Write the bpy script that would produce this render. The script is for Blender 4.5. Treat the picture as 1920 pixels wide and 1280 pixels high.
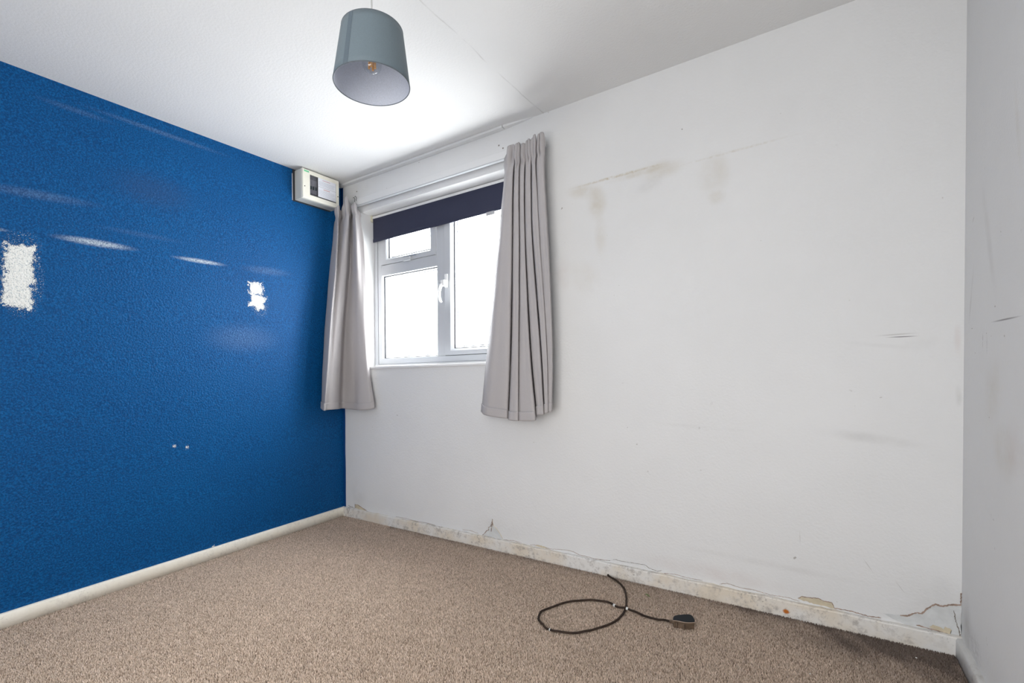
import bpy, bmesh, math, random
import numpy as np
from mathutils import Matrix, Vector, noise

for o in list(bpy.data.objects): bpy.data.objects.remove(o)
scene = bpy.context.scene
COL = scene.collection
random.seed(7); rng = np.random.default_rng(7)

# ------------------------------------------------------------------ camera
K = 0.0262            # shear added to fit the image lines: everything upright leans this much per metre
CAM_H = 1.0441
yaw, roll, F = -0.5698, -0.0269, 873.3
f0 = Vector((math.sin(yaw), math.cos(yaw), 0)); r0 = Vector((math.cos(yaw), -math.sin(yaw), 0)); u0 = Vector((0, 0, 1))
rv = r0*math.cos(roll) + u0*math.sin(roll); uv = u0*math.cos(roll) - r0*math.sin(roll)
cd = bpy.data.cameras.new('camera'); cam = bpy.data.objects.new('camera', cd); COL.objects.link(cam)
cd.sensor_fit = 'HORIZONTAL'; cd.sensor_width = 36; cd.lens = F/1920*36
cd.shift_y = (690.57-640)/1920; cd.clip_start = 0.02
m = Matrix((rv, uv, -f0)).transposed().to_4x4(); m.translation = (0, 0, CAM_H)
cam.matrix_world = m; scene.camera = cam

# ------------------------------------------------------------------ light
vs = scene.view_settings
vs.view_transform = 'Standard'; vs.look = 'None'; vs.gamma = 1; vs.use_curve_mapping = False
vs.exposure = 0.0
world = bpy.data.worlds.new('overcast_sky'); scene.world = world; world.use_nodes = True
bg = world.node_tree.nodes['Background']; bg.inputs[0].default_value = (0.97, 0.985, 1.0, 1); bg.inputs[1].default_value = 19.3

def area(name, loc, rot, sx, sy, power, color=(1, 1, 1)):
    l = bpy.data.lights.new(name, 'AREA'); l.shape = 'RECTANGLE'; l.size = sx; l.size_y = sy; l.energy = power; l.color = color
    o = bpy.data.objects.new(name, l); COL.objects.link(o); o.location = loc; o.rotation_euler = rot; return o
# added fill lamp by the solid rear wall, standing in for daylight
area('rear_fill', (-0.62, -0.93, 1.0), (math.radians(90), 0, 0), 1.6, 1.8, 46, (1.0, 0.985, 0.96))
# sampling portal for the sky in the window
pl = area('window_portal', (-2.05+K*1.6, 2.45, 1.62), (math.radians(-90), 0, 0), 1.36, 1.12, 1)
pl.data.cycles.is_portal = True

# ------------------------------------------------------------------ room numbers
A, B, D, H = 2.9132, 0.4208, 2.203, 2.4
YB = -0.95
WX0, WX1, WZ0, WZ1 = -2.70, -1.405, 1.083, 2.170      # window opening
FY = D+0.12                                            # room face of the window frame
SK, ST = 0.0655, 0.018                                 # skirting height, thickness

# ------------------------------------------------------------------ material helpers
def new_mat(name):
    mt = bpy.data.materials.new(name); mt.use_nodes = True
    nt = mt.node_tree; return mt, nt, nt.nodes['Principled BSDF']
class NB:
    def __init__(s, nt):
        s.nt = nt; tc = nt.nodes.new('ShaderNodeTexCoord'); s.co = tc.outputs['Object']
    def n(s, t, **kw):
        nd = s.nt.nodes.new(t)
        for k, v in kw.items(): setattr(nd, k, v)
        return nd
    def put(s, sock, v):
        if hasattr(v, 'is_linked') or hasattr(v, 'links'): s.nt.links.new(v, sock)
        else: sock.default_value = v
    def math(s, op, a, b=0.0, clamp=False):
        nd = s.n('ShaderNodeMath', operation=op); nd.use_clamp = clamp
        s.put(nd.inputs[0], a); s.put(nd.inputs[1], b); return nd.outputs[0]
    def noise(s, scale, detail=2, rough=.5, co=None, stretch=None):
        co = co or s.co
        if stretch:
            mp = s.n('ShaderNodeMapping'); s.nt.links.new(co, mp.inputs[0]); mp.inputs['Scale'].default_value = stretch; co = mp.outputs[0]
        nd = s.n('ShaderNodeTexNoise'); s.nt.links.new(co, nd.inputs['Vector'])
        nd.inputs['Scale'].default_value = scale; nd.inputs['Detail'].default_value = detail; nd.inputs['Roughness'].default_value = rough
        return nd.outputs[0]
    def remap(s, v, a, b, c=0.0, d=1.0, smooth=False):
        nd = s.n('ShaderNodeMapRange'); nd.clamp = True
        if smooth: nd.interpolation_type = 'SMOOTHSTEP'
        s.put(nd.inputs[0], v)
        for i, x in enumerate((a, b, c, d)): nd.inputs[i+1].default_value = x
        return nd.outputs[0]
    def mix(s, f, a, b, mode='MIX'):
        nd = s.n('ShaderNodeMix', data_type='RGBA', blend_type=mode)
        s.put(nd.inputs['Factor'], f)
        for k, v in ((6, a), (7, b)):
            if isinstance(v, tuple): nd.inputs[k].default_value = (*v, 1)
            else: s.nt.links.new(v, nd.inputs[k])
        return nd.outputs[2]
    def bump(s, bsdf, h, strength, dist):
        nd = s.n('ShaderNodeBump'); nd.inputs['Strength'].default_value = strength; nd.inputs['Distance'].default_value = dist
        s.put(nd.inputs['Height'], h); s.nt.links.new(nd.outputs[0], bsdf.inputs['Normal'])
    def sep(s):
        nd = s.n('ShaderNodeSeparateXYZ'); s.nt.links.new(s.co, nd.inputs[0]); return nd.outputs
    def blob(s, h, v, ch, cv, rh, rvv, ang=0.0, edge=0.6):
        """soft elliptical mark: h,v = the two wall coordinates as sockets"""
        a = s.math('SUBTRACT', h, ch); b = s.math('SUBTRACT', v, cv)
        c, sn = math.cos(ang), math.sin(ang)
        p = s.math('ADD', s.math('MULTIPLY', a, c/rh), s.math('MULTIPLY', b, sn/rh))
        q = s.math('ADD', s.math('MULTIPLY', a, -sn/rvv), s.math('MULTIPLY', b, c/rvv))
        r = s.math('SQRT', s.math('ADD', s.math('MULTIPLY', p, p), s.math('MULTIPLY', q, q)))
        return s.remap(r, 1.0, 1.0-edge, 0, 1, True)

def simple(name, color, rough=.5, spec=.5, metal=0.0, bump=None, var=0.0, varscale=8):
    mt, nt, b = new_mat(name)
    b.inputs['Roughness'].default_value = rough; b.inputs['Metallic'].default_value = metal
    b.inputs['Specular IOR Level'].default_value = spec
    nb = NB(nt)
    if var:
        nz = nb.noise(varscale, 4)
        nt.links.new(nb.mix(nb.remap(nz, .3, .7), tuple(c*(1-var) for c in color), tuple(min(1, c*(1+var*.6)) for c in color)), b.inputs['Base Color'])
    else: b.inputs['Base Color'].default_value = (*color, 1)
    if bump: nb.bump(b, nb.noise(bump[0], 3), bump[1], bump[2])
    return mt

WHITE = (0.74, 0.745, 0.75)
def wall_white(name, marks, hcoord='X'):
    """painted woodchip paper; marks = list of (h, z, rh, rz, angle, colour, amount, grain)"""
    mt, nt, b = new_mat(name); nb = NB(nt)
    b.inputs['Roughness'].default_value = .62; b.inputs['Specular IOR Level'].default_value = .25
    sx = nb.sep(); h = sx[0] if hcoord == 'X' else sx[1]; z = sx[2]
    col = nb.mix(nb.remap(nb.noise(1.6, 4, .6), .3, .7), (0.715, 0.72, 0.725), (0.755, 0.76, 0.765))
    # tiny random specks
    sp = nb.noise(34, 2, .5); sp2 = nb.noise(2.3, 2)
    spk = nb.math('MULTIPLY', nb.remap(sp, .735, .76), nb.remap(sp2, .5, .62), True)
    col = nb.mix(nb.math('MULTIPLY', spk, .6), col, (0.25, 0.22, 0.20))
    warp = nb.noise(9, 4, .6); fine = nb.noise(60, 3, .6)
    for (ch, cv, rh, rz, ang, c, amt, grain) in marks:
        m_ = nb.blob(h, z, ch + K*cv*(1 if hcoord == 'X' else 0), cv, rh, rz, ang, .85)
        g = nb.remap(fine if grain > .9 else warp, .5-.2/grain if grain else 0, .5+.2/grain if grain else .01)
        f = nb.math('MULTIPLY', nb.math('MULTIPLY', m_, g), amt, True)
        col = nb.mix(f, col, c)
    nt.links.new(col, b.inputs['Base Color'])
    hgt = nb.math('ADD', nb.math('MULTIPLY', nb.noise(95, 2, .55), .7), nb.math('MULTIPLY', nb.noise(5, 3), 1.6))
    nb.bump(b, hgt, .28, .006)
    return mt

YEL = (0.50, 0.44, 0.33); GRY = (0.42, 0.41, 0.40); DRK = (0.12, 0.11, 0.12); PNK = (0.60, 0.52, 0.50)
back_marks = [
 (-0.82, 1.968, .30, .010, 0.02, YEL, .9, 1.2), (-0.72, 1.955, .20, .022, 0.04, YEL, .55, .9), (-0.62, 1.945, .14, .06, 0, YEL, .45, .8), (-1.00, 1.93, .12, .05, -.2, YEL, .5, .8),
 (-0.93, 1.86, .07, .11, 0, YEL, .55, .8), (-0.91, 1.70, .045, .13, 0, YEL, .35, .8), (-0.66, 1.89, .09, .05, .3, GRY, .35, .8),
 (-0.39, 1.87, .09, .12, 0, YEL, .40, .8), (-0.375, 1.765, .05, .045, 0, YEL, .55, .8), (-0.30, 1.948, .30, .008, .02, YEL, .35, 1.2),
 (-1.00, 1.50, .10, .14, .5, YEL, .22, .8), (-1.12, 1.53, .06, .12, 0, PNK, .35, .8),
 (0.255, 1.1215, .056, .0022, 0.0, DRK, .95, 0), (0.24, 1.131, .075, .004, .03, GRY, .5, 0), (0.18, 1.095, .15, .012, -.15, GRY, .16, .8),
 (0.16, .745, .20, .028, -.12, GRY, .35, .8), (-0.45, .76, .30, .012, -.05, GRY, .15, .8), (0.30, 1.09, .08, .03, .2, GRY, .12, .8),
 (0.405, 1.10, .014, .07, 0, PNK, .5, .8), (0.408, .91, .012, .05, 0, GRY, .55, .8),
 (-0.40, .115, .45, .05, -.02, PNK, .40, .8), (-0.2, .20, .5, .02, -.03, GRY, .2, .8), (0.16, .262, .0022, .035, .55, GRY, .5, 0), (0.255, .20, .0018, .03, .6, GRY, .5, 0), (-.06, .33, .0015, .035, 0, GRY, .5, 0),
 (-1.55, .12, .25, .09, 0, GRY, .2, .8), (-2.76, .16, .12, .16, 0, GRY, .25, .8), (-2.80, 2.30, .10, .12, 0, YEL, .3, .8), (-2.70, 2.33, .16, .06, 0, GRY, .2, .8),
 (0.36, .15, .16, .16, 0, GRY, .35, .8),
]
M_BACK = wall_white('white_painted_wall', back_marks, 'X')
right_marks = [
 (1.80, 1.142, .14, .0035, .0, DRK, .75, 0), (1.995, 1.09, .003, .035, 0, DRK, .8, 1.2), (1.955, 1.08, .003, .045, 0, DRK, .6, 1.2),
 (2.11, 1.135, .015, .002, 0, DRK, .5, 0), (1.90, .93, .10, .16, .2, YEL, .25, .8), (1.80, .78, .12, .10, .3, YEL, .35, .8), (1.72, .80, .1, .1, 0, PNK, .4, .8),
 (2.12, 1.25, .012, .12, .25, GRY, .5, .8), (1.95, 1.40, .03, .25, -.35, GRY, .3, .8), (2.13, .12, .07, .15, 0, GRY, .7, .8), (2.05, .1, .1, .08, 0, DRK, .25, 1.2), (1.72, 1.62, .02, .18, -.2, YEL, .2, .8),
]
M_RIGHT = wall_white('white_painted_side_wall', right_marks, 'Y')

def ceiling_mat():
    mt, nt, b = new_mat('white_ceiling_paper'); nb = NB(nt)
    b.inputs['Roughness'].default_value = .7; b.inputs['Specular IOR Level'].default_value = .2
    sx = nb.sep(); wob = nb.noise(4, 3)
    x = nb.math('ADD', sx[0], nb.math('MULTIPLY', wob, .03))
    d = nb.math('ABSOLUTE', nb.math('SUBTRACT', x, -1.236+K*H+.015))
    line = nb.math('MULTIPLY', nb.remap(d, .0035, .0012), nb.remap(nb.noise(7, 2), .38, .6), True)
    col = nb.mix(nb.remap(nb.noise(2.2, 4), .3, .7), (.745, .745, .74), (.775, .775, .77))
    col = nb.mix(nb.math('MULTIPLY', line, .45), col, (.45, .44, .42))
    nt.links.new(col, b.inputs['Base Color'])
    hgt = nb.math('SUBTRACT', nb.noise(95, 2, .55), nb.math('MULTIPLY', line, .8))
    nb.bump(b, hgt, .3, .005); return mt
M_CEIL = ceiling_mat()

def blue_mat():
    mt, nt, b = new_mat('blue_woodchip_paint'); nb = NB(nt)
    sx = nb.sep(); y, z = sx[1], sx[2]
    base = nb.mix(nb.remap(nb.noise(1.1, 4, .6), .3, .7), (0.0008, 0.060, 0.205), (0.0012, 0.078, 0.245))
    grain = nb.noise(150, 2, .6)
    base = nb.mix(nb.remap(grain, .42, .62), nb.mix(.22, base, (0, .012, .07)), nb.mix(.42, base, (0.004, 0.15, 0.42)))
    warp = nb.noise(42, 4, .7)
    fine = nb.noise(230, 2, .6)
    w1 = nb.math('MULTIPLY', nb.math('SUBTRACT', warp, .5), .085)
    w2 = nb.math('MULTIPLY', nb.math('SUBTRACT', fine, .5), .05)
    ww = nb.math('ADD', w1, w2)
    def boxsdf(cy, cz, hy, hz, ang):
        a = nb.math('SUBTRACT', y, cy); c = nb.math('SUBTRACT', z, cz)
        p = nb.math('ABSOLUTE', nb.math('ADD', nb.math('MULTIPLY', a, math.cos(ang)), nb.math('MULTIPLY', c, math.sin(ang))))
        q = nb.math('ABSOLUTE', nb.math('SUBTRACT', nb.math('MULTIPLY', c, math.cos(ang)), nb.math('MULTIPLY', a, math.sin(ang))))
        return nb.math('MAXIMUM', nb.math('SUBTRACT', p, hy), nb.math('SUBTRACT', q, hz))
    parts = [boxsdf(.553, 1.50, .043, .135, -.05), boxsdf(1.578, 1.578, .040, .036, .1), boxsdf(1.585, 1.500, .040, .040, -.25)]
    sd = nb.math('MINIMUM', nb.math('MINIMUM', parts[0], parts[1]), parts[2])
    sd = nb.math('ADD', sd, ww)
    patch = nb.remap(sd, .003, -.003)
    # scattered flecks round the patches
    halo = nb.math('MAXIMUM', nb.blob(y, z, .565, 1.64, .075, .075), nb.math('MAXIMUM', nb.blob(y, z, .555, 1.5, .085, .2, 0, .3), nb.blob(y, z, 1.60, 1.49, .07, .10, 0, .4)))
    fl = nb.math('MULTIPLY', nb.remap(fine, .60, .66), nb.remap(halo, .05, .8), True)
    patch = nb.math('MAXIMUM', patch, nb.math('MULTIPLY', fl, .9))
    for (cy, cz) in ((1.1265, .675), (1.1876, .659), (1.313, .064)):
        patch = nb.math('MAXIMUM', patch, nb.blob(y, nb.math('ADD', z, w2), cy, cz, .010, .006, 0, .25))
    # chalky scuffs catching the raised paper
    def scuff(cy, cz, ry, rz, ang, amt):
        return nb.math('MULTIPLY', nb.math('MULTIPLY', nb.blob(y, z, cy, cz, ry, rz, ang, .9), nb.remap(grain, .36, .56, .35, 1)), amt, True)
    sc = [scuff(.815, 1.699, .185, .022, .0, .8), scuff(1.267, 1.693, .16, .016, .0, .9), scuff(.46, 1.689, .075, .012, 0, .8),
          scuff(.62, 1.87, .26, .03, .05, .09), scuff(1.65, 1.70, .2, .035, .03, .09), scuff(1.10, 2.335, .40, .018, .0, .10), scuff(.75, 2.30, .18, .02, .0, .06),
          scuff(1.5, 1.27, .28, .12, .0, .07), scuff(1.0, 1.78, .25, .02, .0, .04)]
    s_ = sc[0]
    for q in sc[1:]: s_ = nb.math('MAXIMUM', s_, q)
    col = nb.mix(s_, base, (0.55, 0.62, 0.68))
    # darker rubbed areas
    dk = nb.math('MULTIPLY', nb.blob(y, z, 1.05, 2.02, .25, .13, 0, .9), .35)
    col = nb.mix(dk, col, (0.03, 0.06, 0.15))
    pc = nb.mix(nb.remap(fine, .52, .68), (0.80, 0.81, 0.79), (0.40, 0.46, 0.50))
    col = nb.mix(patch, col, pc)
    nt.links.new(col, b.inputs['Base Color'])
    nt.links.new(nb.remap(patch, 0, 1, .45, .8), b.inputs['Roughness'])
    b.inputs['Specular IOR Level'].default_value = .16
    hgt = nb.math('ADD', nb.noise(110, 2, .6), nb.math('MULTIPLY', patch, .5))
    nb.bump(b, hgt, .7, .007); return mt
M_BLUE = blue_mat()
M_BLUESTRIP = simple('blue_paint_overlap', (0.004, 0.055, 0.20), .5, .3, bump=(110, .3, .004))

def skirting_mat(name, c1, c2, dirt):
    mt, nt, b = new_mat(name); nb = NB(nt); b.inputs['Roughness'].default_value = .5
    col = nb.mix(nb.remap(nb.noise(4.5, 4, .6), .38, .62), c1, c2)
    d = nb.math('MULTIPLY', nb.remap(nb.noise(28, 5, .75), .50, .66), nb.remap(nb.noise(3, 2), .35, .65), True)
    col = nb.mix(nb.math('MULTIPLY', d, dirt), col, (.30, .27, .25))
    d2 = nb.math('MULTIPLY', nb.remap(nb.noise(110, 3, .6), .60, .66), nb.remap(nb.noise(5, 2), .48, .62), True)
    col = nb.mix(nb.math('MULTIPLY', d2, dirt*.8), col, (.16, .14, .13))
    if dirt > .5:
        sx = nb.sep()
        rust = nb.math('MULTIPLY', nb.blob(sx[0], nb.math('ADD', sx[2], nb.math('MULTIPLY', nb.noise(60, 3), .01)), -.106, .030, .016, .012, 0, .6), 1.0)
        col = nb.mix(rust, col, (.45, .13, .01))
    nt.links.new(col, b.inputs['Base Color']); nb.bump(b, nb.noise(30, 4, .6), .35, .004); return mt
M_SKL = skirting_mat('cream_skirting_paint', (.87, .83, .73), (.90, .87, .79), .25)
M_SKB = skirting_mat('grubby_white_skirting_paint', (.76, .75, .73), (.71, .64, .54), .8)
M_TRIM = simple('white_trim_paint', (.74, .745, .75), .45, .4, bump=(25, .15, .003))
M_REVEAL = simple('white_reveal_paint', (.8, .8, .8), .45, .4, bump=(30, .12, .003))
M_UPVC = simple('white_upvc', (.52, .535, .56), .28, .5)
M_HANDLE = simple('bright_white_handle', (.84, .84, .84), .3)
M_GASK = simple('black_rubber_gasket', (.03, .03, .035), .6)
M_SPACER = simple('grey_glazing_spacer', (.45, .45, .47), .4)
M_CHROME = simple('grey_zinc_metal', (.45, .46, .48), .35, metal=.7)
M_PLASTER = simple('bare_grey_plaster', (.64, .655, .66), .85, .2, bump=(60, .4, .004), var=.12, varscale=25)
M_PLCREAM = simple('old_cream_paint_layer', (.60, .53, .40), .75, .2, bump=(60, .4, .004), var=.15, varscale=30)
M_TORN = simple('torn_paper_edge', (.36, .27, .22), .9, .1, var=.4, varscale=60)
M_CRACK = simple('dark_crack', (.24, .215, .19), .9, .1)

def glass_mat(name, tint, gloss=.05):
    mt, nt, b = new_mat(name); nt.nodes.remove(b); nb = NB(nt)
    t = nb.n('ShaderNodeBsdfTransparent'); t.inputs[0].default_value = (*tint, 1)
    g = nb.n('ShaderNodeBsdfGlossy'); g.inputs['Roughness'].default_value = .03
    mx = nb.n('ShaderNodeMixShader'); mx.inputs[0].default_value = gloss
    nt.links.new(t.outputs[0], mx.inputs[1]); nt.links.new(g.outputs[0], mx.inputs[2])
    nt.links.new(mx.outputs[0], nt.nodes['Material Output'].inputs[0]); return mt
M_GLASS = glass_mat('window_glass', (.96, .97, .97)); M_SMOKE = glass_mat('smoked_plastic', (.72, .72, .75), .08)
M_BULBGLASS = glass_mat('bulb_glass', (.93, .94, .95), .12)

def fabric(name, col, rough, sheen, weave=900, trans=0.0, bstr=.15):
    mt, nt, b = new_mat(name); nb = NB(nt); b.inputs['Roughness'].default_value = rough
    b.inputs['Sheen Weight'].default_value = sheen; b.inputs['Specular IOR Level'].default_value = .35
    w = nb.noise(weave, 2); c = nb.mix(nb.remap(w, .3, .7), tuple(x*.92 for x in col), tuple(min(1, x*1.06) for x in col))
    nt.links.new(c, b.inputs['Base Color']); nb.bump(b, nb.math('ADD', w, nb.math('MULTIPLY', nb.noise(12, 3), 2.0)), bstr, .002)
    if trans:
        tr = nb.n('ShaderNodeBsdfTranslucent'); nt.links.new(c, tr.inputs[0])
        mx = nb.n('ShaderNodeMixShader'); mx.inputs[0].default_value = trans
        nt.links.new(b.outputs[0], mx.inputs[1]); nt.links.new(tr.outputs[0], mx.inputs[2])
        nt.links.new(mx.outputs[0], nt.nodes['Material Output'].inputs[0])
    return mt
M_CURT = fabric('grey_satin_curtain', (.50, .475, .48), .65, .05, 900, .13)
M_BLIND = fabric('navy_blackout_fabric', (.026, .030, .062), .75, .1, 700)
M_SHADE = fabric('grey_blue_shade_fabric', (.150, .195, .225), .6, .05, 600, .0)
M_SHADEIN = fabric('pale_grey_shade_lining', (.52, .55, .63), .7, 0, 300, .0)
M_TAPE = simple('white_header_cord', (.75, .75, .73), .7)

# ------------------------------------------------------------------ mesh helpers
def finish(name, bm, mat, parent=None, smooth=False, origin=None):
    """link a bmesh (plumb world coordinates) as one object, sheared in x by K to fit the image lines"""
    org = Vector(origin) if origin is not None else (parent['_o'].to_list() if False else None)
    for v in bm.verts: v.co.x += K*v.co.z
    base = Vector((0, 0, 0)) if parent is None else ORG.get(parent.name, Vector((0, 0, 0)))
    if origin is not None and parent is None: base = Vector(origin); base.x += K*base.z
    if base.length:
        for v in bm.verts: v.co -= base
    bmesh.ops.recalc_face_normals(bm, faces=bm.faces) if not getattr(bm, 'keep', False) else None
    me = bpy.data.meshes.new(name); bm.to_mesh(me); bm.free()
    if smooth:
        for p in me.polygons: p.use_smooth = True
    me.materials.append(mat)
    o = bpy.data.objects.new(name, me); COL.objects.link(o)
    if parent is not None: o.parent = parent; ORG[o.name] = base
    elif base.length: o.location = base; ORG[o.name] = base
    return o
ORG = {}
def empty(name, loc):
    o = bpy.data.objects.new(name, None); COL.objects.link(o); o.empty_display_size = .05
    p = Vector(loc); p.x += K*p.z; o.location = p; ORG[o.name] = p; return o
def tag(o, label, cat, group=None):
    o['label'] = label; o['category'] = cat
    if group: o['group'] = group
    return o
def struct(o): o['kind'] = 'structure'; return o
def box(bm, x0, x1, y0, y1, z0, z1, bev=0):
    vs_ = [bm.verts.new((x, y, z)) for x in (x0, x1) for y in (y0, y1) for z in (z0, z1)]
    fs = [bm.faces.new([vs_[i] for i in f]) for f in ((0, 1, 3, 2), (4, 6, 7, 5), (0, 4, 5, 1), (2, 3, 7, 6), (0, 2, 6, 4), (1, 5, 7, 3))]
    if bev:
        es = list({e for f in fs for e in f.edges})
        bmesh.ops.bevel(bm, geom=es, offset=bev, segments=2, affect='EDGES', profile=.6)
    return bm
def B_(*a, **k): bm = bmesh.new(); return box(bm, *a, **k)
def tube(bm, pts, r, seg=10, cap=True):
    pts = [Vector(p) for p in pts]; rings = []; ref = None
    for i, p in enumerate(pts):
        t = (pts[min(i+1, len(pts)-1)]-pts[max(i-1, 0)]).normalized()
        if ref is None: ref = Vector((0, 0, 1)) if abs(t.z) < .9 else Vector((1, 0, 0))
        n1 = (ref - t*ref.dot(t)).normalized(); n2 = t.cross(n1); ref = n1
        rr = r[i] if isinstance(r, (list, tuple)) else r
        rings.append([bm.verts.new(p + (n1*math.cos(2*math.pi*k/seg)+n2*math.sin(2*math.pi*k/seg))*rr) for k in range(seg)])
    for a, b in zip(rings, rings[1:]):
        for k in range(seg): bm.faces.new((a[k], a[(k+1) % seg], b[(k+1) % seg], b[k]))
    if cap: bm.faces.new(rings[0][::-1]); bm.faces.new(rings[-1])
    return bm
def lathe(bm, cx, cy, prof, seg=48, closed=False):
    rings = []
    for r, z in prof:
        rings.append([bm.verts.new((cx+r*math.cos(2*math.pi*k/seg), cy+r*math.sin(2*math.pi*k/seg), z)) for k in range(seg)] if r > 1e-6 else [bm.verts.new((cx, cy, z))])
    pairs = list(zip(rings, rings[1:]))
    if closed: pairs.append((rings[-1], rings[0]))
    for a, b in pairs:
        for k in range(seg):
            k2 = (k+1) % seg
            if len(a) == 1 and len(b) == 1: continue
            if len(a) == 1: bm.faces.new((a[0], b[k], b[k2]))
            elif len(b) == 1: bm.faces.new((a[k], a[k2], b[0]))
            else: bm.faces.new((a[k], a[k2], b[k2], b[k]))
    return bm
def ring_xz(bm, x0, x1, z0, z1, w, y0, y1, bev=0.0, mitre=True):
    """rectangular frame standing in the XZ plane, mitred corners; w=(left,right,bottom,top), bevelled inner edge"""
    wl, wr, wb, wt = w if isinstance(w, tuple) else (w,)*4
    O = [(x0, z0), (x1, z0), (x1, z1), (x0, z1)]; I = [(x0+wl, z0+wb), (x1-wr, z0+wb), (x1-wr, z1-wt), (x0+wl, z1-wt)]
    bx = bev
    M_ = [(x0+wl-bx, z0+wb-bx), (x1-wr+bx, z0+wb-bx), (x1-wr+bx, z1-wt+bx), (x0+wl-bx, z1-wt+bx)]
    layers = [[bm.verts.new((x, y, z)) for x, z in L] for L, y in ((O, y1), (O, y0), (M_, y0), (I, y0+bx), (I, y1))]
    L = len(layers)
    for i in range(L):
        a, b = layers[i], layers[(i+1) % L]
        for k in range(4): bm.faces.new((a[k], a[(k+1) % 4], b[(k+1) % 4], b[k]))
    return bm
def crom(P, n):
    """Catmull-Rom through the rows of P, n points per span"""
    P = np.asarray(P, float); out = []
    Q = np.vstack([2*P[0]-P[1], P, 2*P[-1]-P[-2]])
    for i in range(1, len(Q)-2):
        for j in range(n):
            t = j/n
            out.append(.5*((2*Q[i])+(-Q[i-1]+Q[i+1])*t+(2*Q[i-1]-5*Q[i]+4*Q[i+1]-Q[i+2])*t*t+(-Q[i-1]+3*Q[i]-3*Q[i+1]+Q[i+2])*t**3))
    out.append(P[-1]); return np.array(out)

# ------------------------------------------------------------------ room shell
struct(finish('floor', B_(-A-.3, B+.25, YB-.2, D+.2, -.12, -.002), simple('carpet_backing', (.22, .175, .145), .95, .1, bump=(300, .5, .004), var=.15, varscale=6)))
struct(finish('ceiling', B_(-A-.3, B+.25, YB-.2, D+.2, H, H+.12), M_CEIL))
struct(finish('wall_left', B_(-A-.14, -A, YB-.1, D+.2, -.002, H), M_BLUE))
struct(finish('wall_right', B_(B, B+.12, YB-.1, D+.2, -.002, H), M_RIGHT))
bm = bmesh.new()
box(bm, -A, WX0, D, D+.2, -.002, H); box(bm, WX1, B, D, D+.2, -.002, H)
box(bm, WX0, WX1, D, D+.2, -.002, WZ0-.004); box(bm, WX0, WX1, D, D+.2, WZ1, H)
wall_back = struct(finish('wall_back', bm, M_BACK))
bm = bmesh.new(); box(bm, -A, B, YB-.1, YB, -.002, H)
struct(finish('wall_rear', bm, simple('rear_wall_paint', WHITE, .7)))

# bright painted reveal lining
bm = bmesh.new(); e = .0015
box(bm, WX0, WX0+e, D+.002, FY, WZ0, WZ1); box(bm, WX1-e, WX1, D+.002, FY, WZ0, WZ1); box(bm, WX0, WX1, D+.002, FY, WZ1-e, WZ1)
finish('reveal_lining', bm, M_REVEAL, wall_back)
# blue paint carried round the corner on to the window wall
bm = bmesh.new(); n = 60; prev = None
for i in range(n+1):
    z = SK+(2.386-SK)*i/n; w = -A+.026-.004*math.sin(i*.7)*.25+random.uniform(-.0007, .0007)
    row = [bm.verts.new((x, y, z)) for x, y in ((-A+.0003, D-.0008), (w, D-.0008))]
    if prev: bm.faces.new((prev[0], prev[1], row[1], row[0]))
    prev = row
finish('paint_overlap', bm, M_BLUESTRIP, wall_back)

# ---- skirting boards with worn, uneven top edges
def skirt_x(name, x0, x1, mat, jag):
    bm = bmesh.new(); n = int((x1-x0)/.012); prev = None
    for i in range(n+1):
        x = x0+(x1-x0)*i/n
        j = (noise.noise((x*9, 3, 0))*.6+noise.noise((x*45, 1, 0))*.4)*jag
        pr = [(D, -.002), (D-ST, -.002), (D-ST+j*.12, SK*.5), (D-ST+j*.2, SK-.004+j*.6), (D-ST+.0025, SK-.0005+j*.7), (D-.008, SK+.001+j*.9), (D, SK+.001+j*1.4)]
        row = [bm.verts.new((x, y, z)) for y, z in pr]
        if prev:
            for k in range(len(pr)-1): bm.faces.new((prev[k], prev[k+1], row[k+1], row[k]))
        prev = row
    return finish(name, bm, mat)
def skirt_y(name, xw, s, y0, y1, mat, jag):
    bm = bmesh.new(); n = int((y1-y0)/.015); prev = None
    for i in range(n+1):
        y = y0+(y1-y0)*i/n
        j = (noise.noise((y*7, 8, 0))*.6+noise.noise((y*40, 5, 0))*.4)*jag
        pr = [(xw, -.002), (xw+s*ST, -.002), (xw+s*ST, SK-.007), (xw+s*(ST-.004), SK-.001+j*.6), (xw+s*.004, SK+j), (xw, SK+j)]
        row = [bm.verts.new((x, y, z)) for x, z in pr]
        if prev:
            for k in range(len(pr)-1): bm.faces.new((prev[k], prev[k+1], row[k+1], row[k]))
        prev = row
    return finish(name, bm, mat, smooth=True)
struct(skirt_x('baseboard_back', -A, B, M_SKB, .006))
struct(skirt_y('baseboard_left', -A, 1, YB, D-.001, M_SKL, .0012))
struct(skirt_y('baseboard_right', B, -1, YB, D-.001, skirting_mat('mouldy_white_skirting_paint', (.66, .665, .66), (.54, .53, .51), 1.0), .008))

# ---- slim trim where the ceiling meets the window wall: two lengths with a joint
bm = bmesh.new(); box(bm, -A+.001, -1.478, D-.032, D, H-.014, H, bev=.003)
t1 = struct(finish('trim_1', bm, M_TRIM))
bm = bmesh.new()
vs_ = [bm.verts.new(c) for c in ((-1.474, D, H), (-1.474, D-.030, H), (-1.474, D-.028, H-.012), (-1.474, D, H-.013), (-1.30, D, H), (-1.30, D-.008, H), (-1.30, D-.006, H-.002), (-1.30, D, H-.003))]
for f in ((0, 3, 2, 1), (4, 5, 6, 7), (0, 1, 5, 4), (1, 2, 6, 5), (2, 3, 7, 6), (3, 0, 4, 7)): bm.faces.new([vs_[i] for i in f])
struct(finish('trim_2', bm, M_TRIM))

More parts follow.
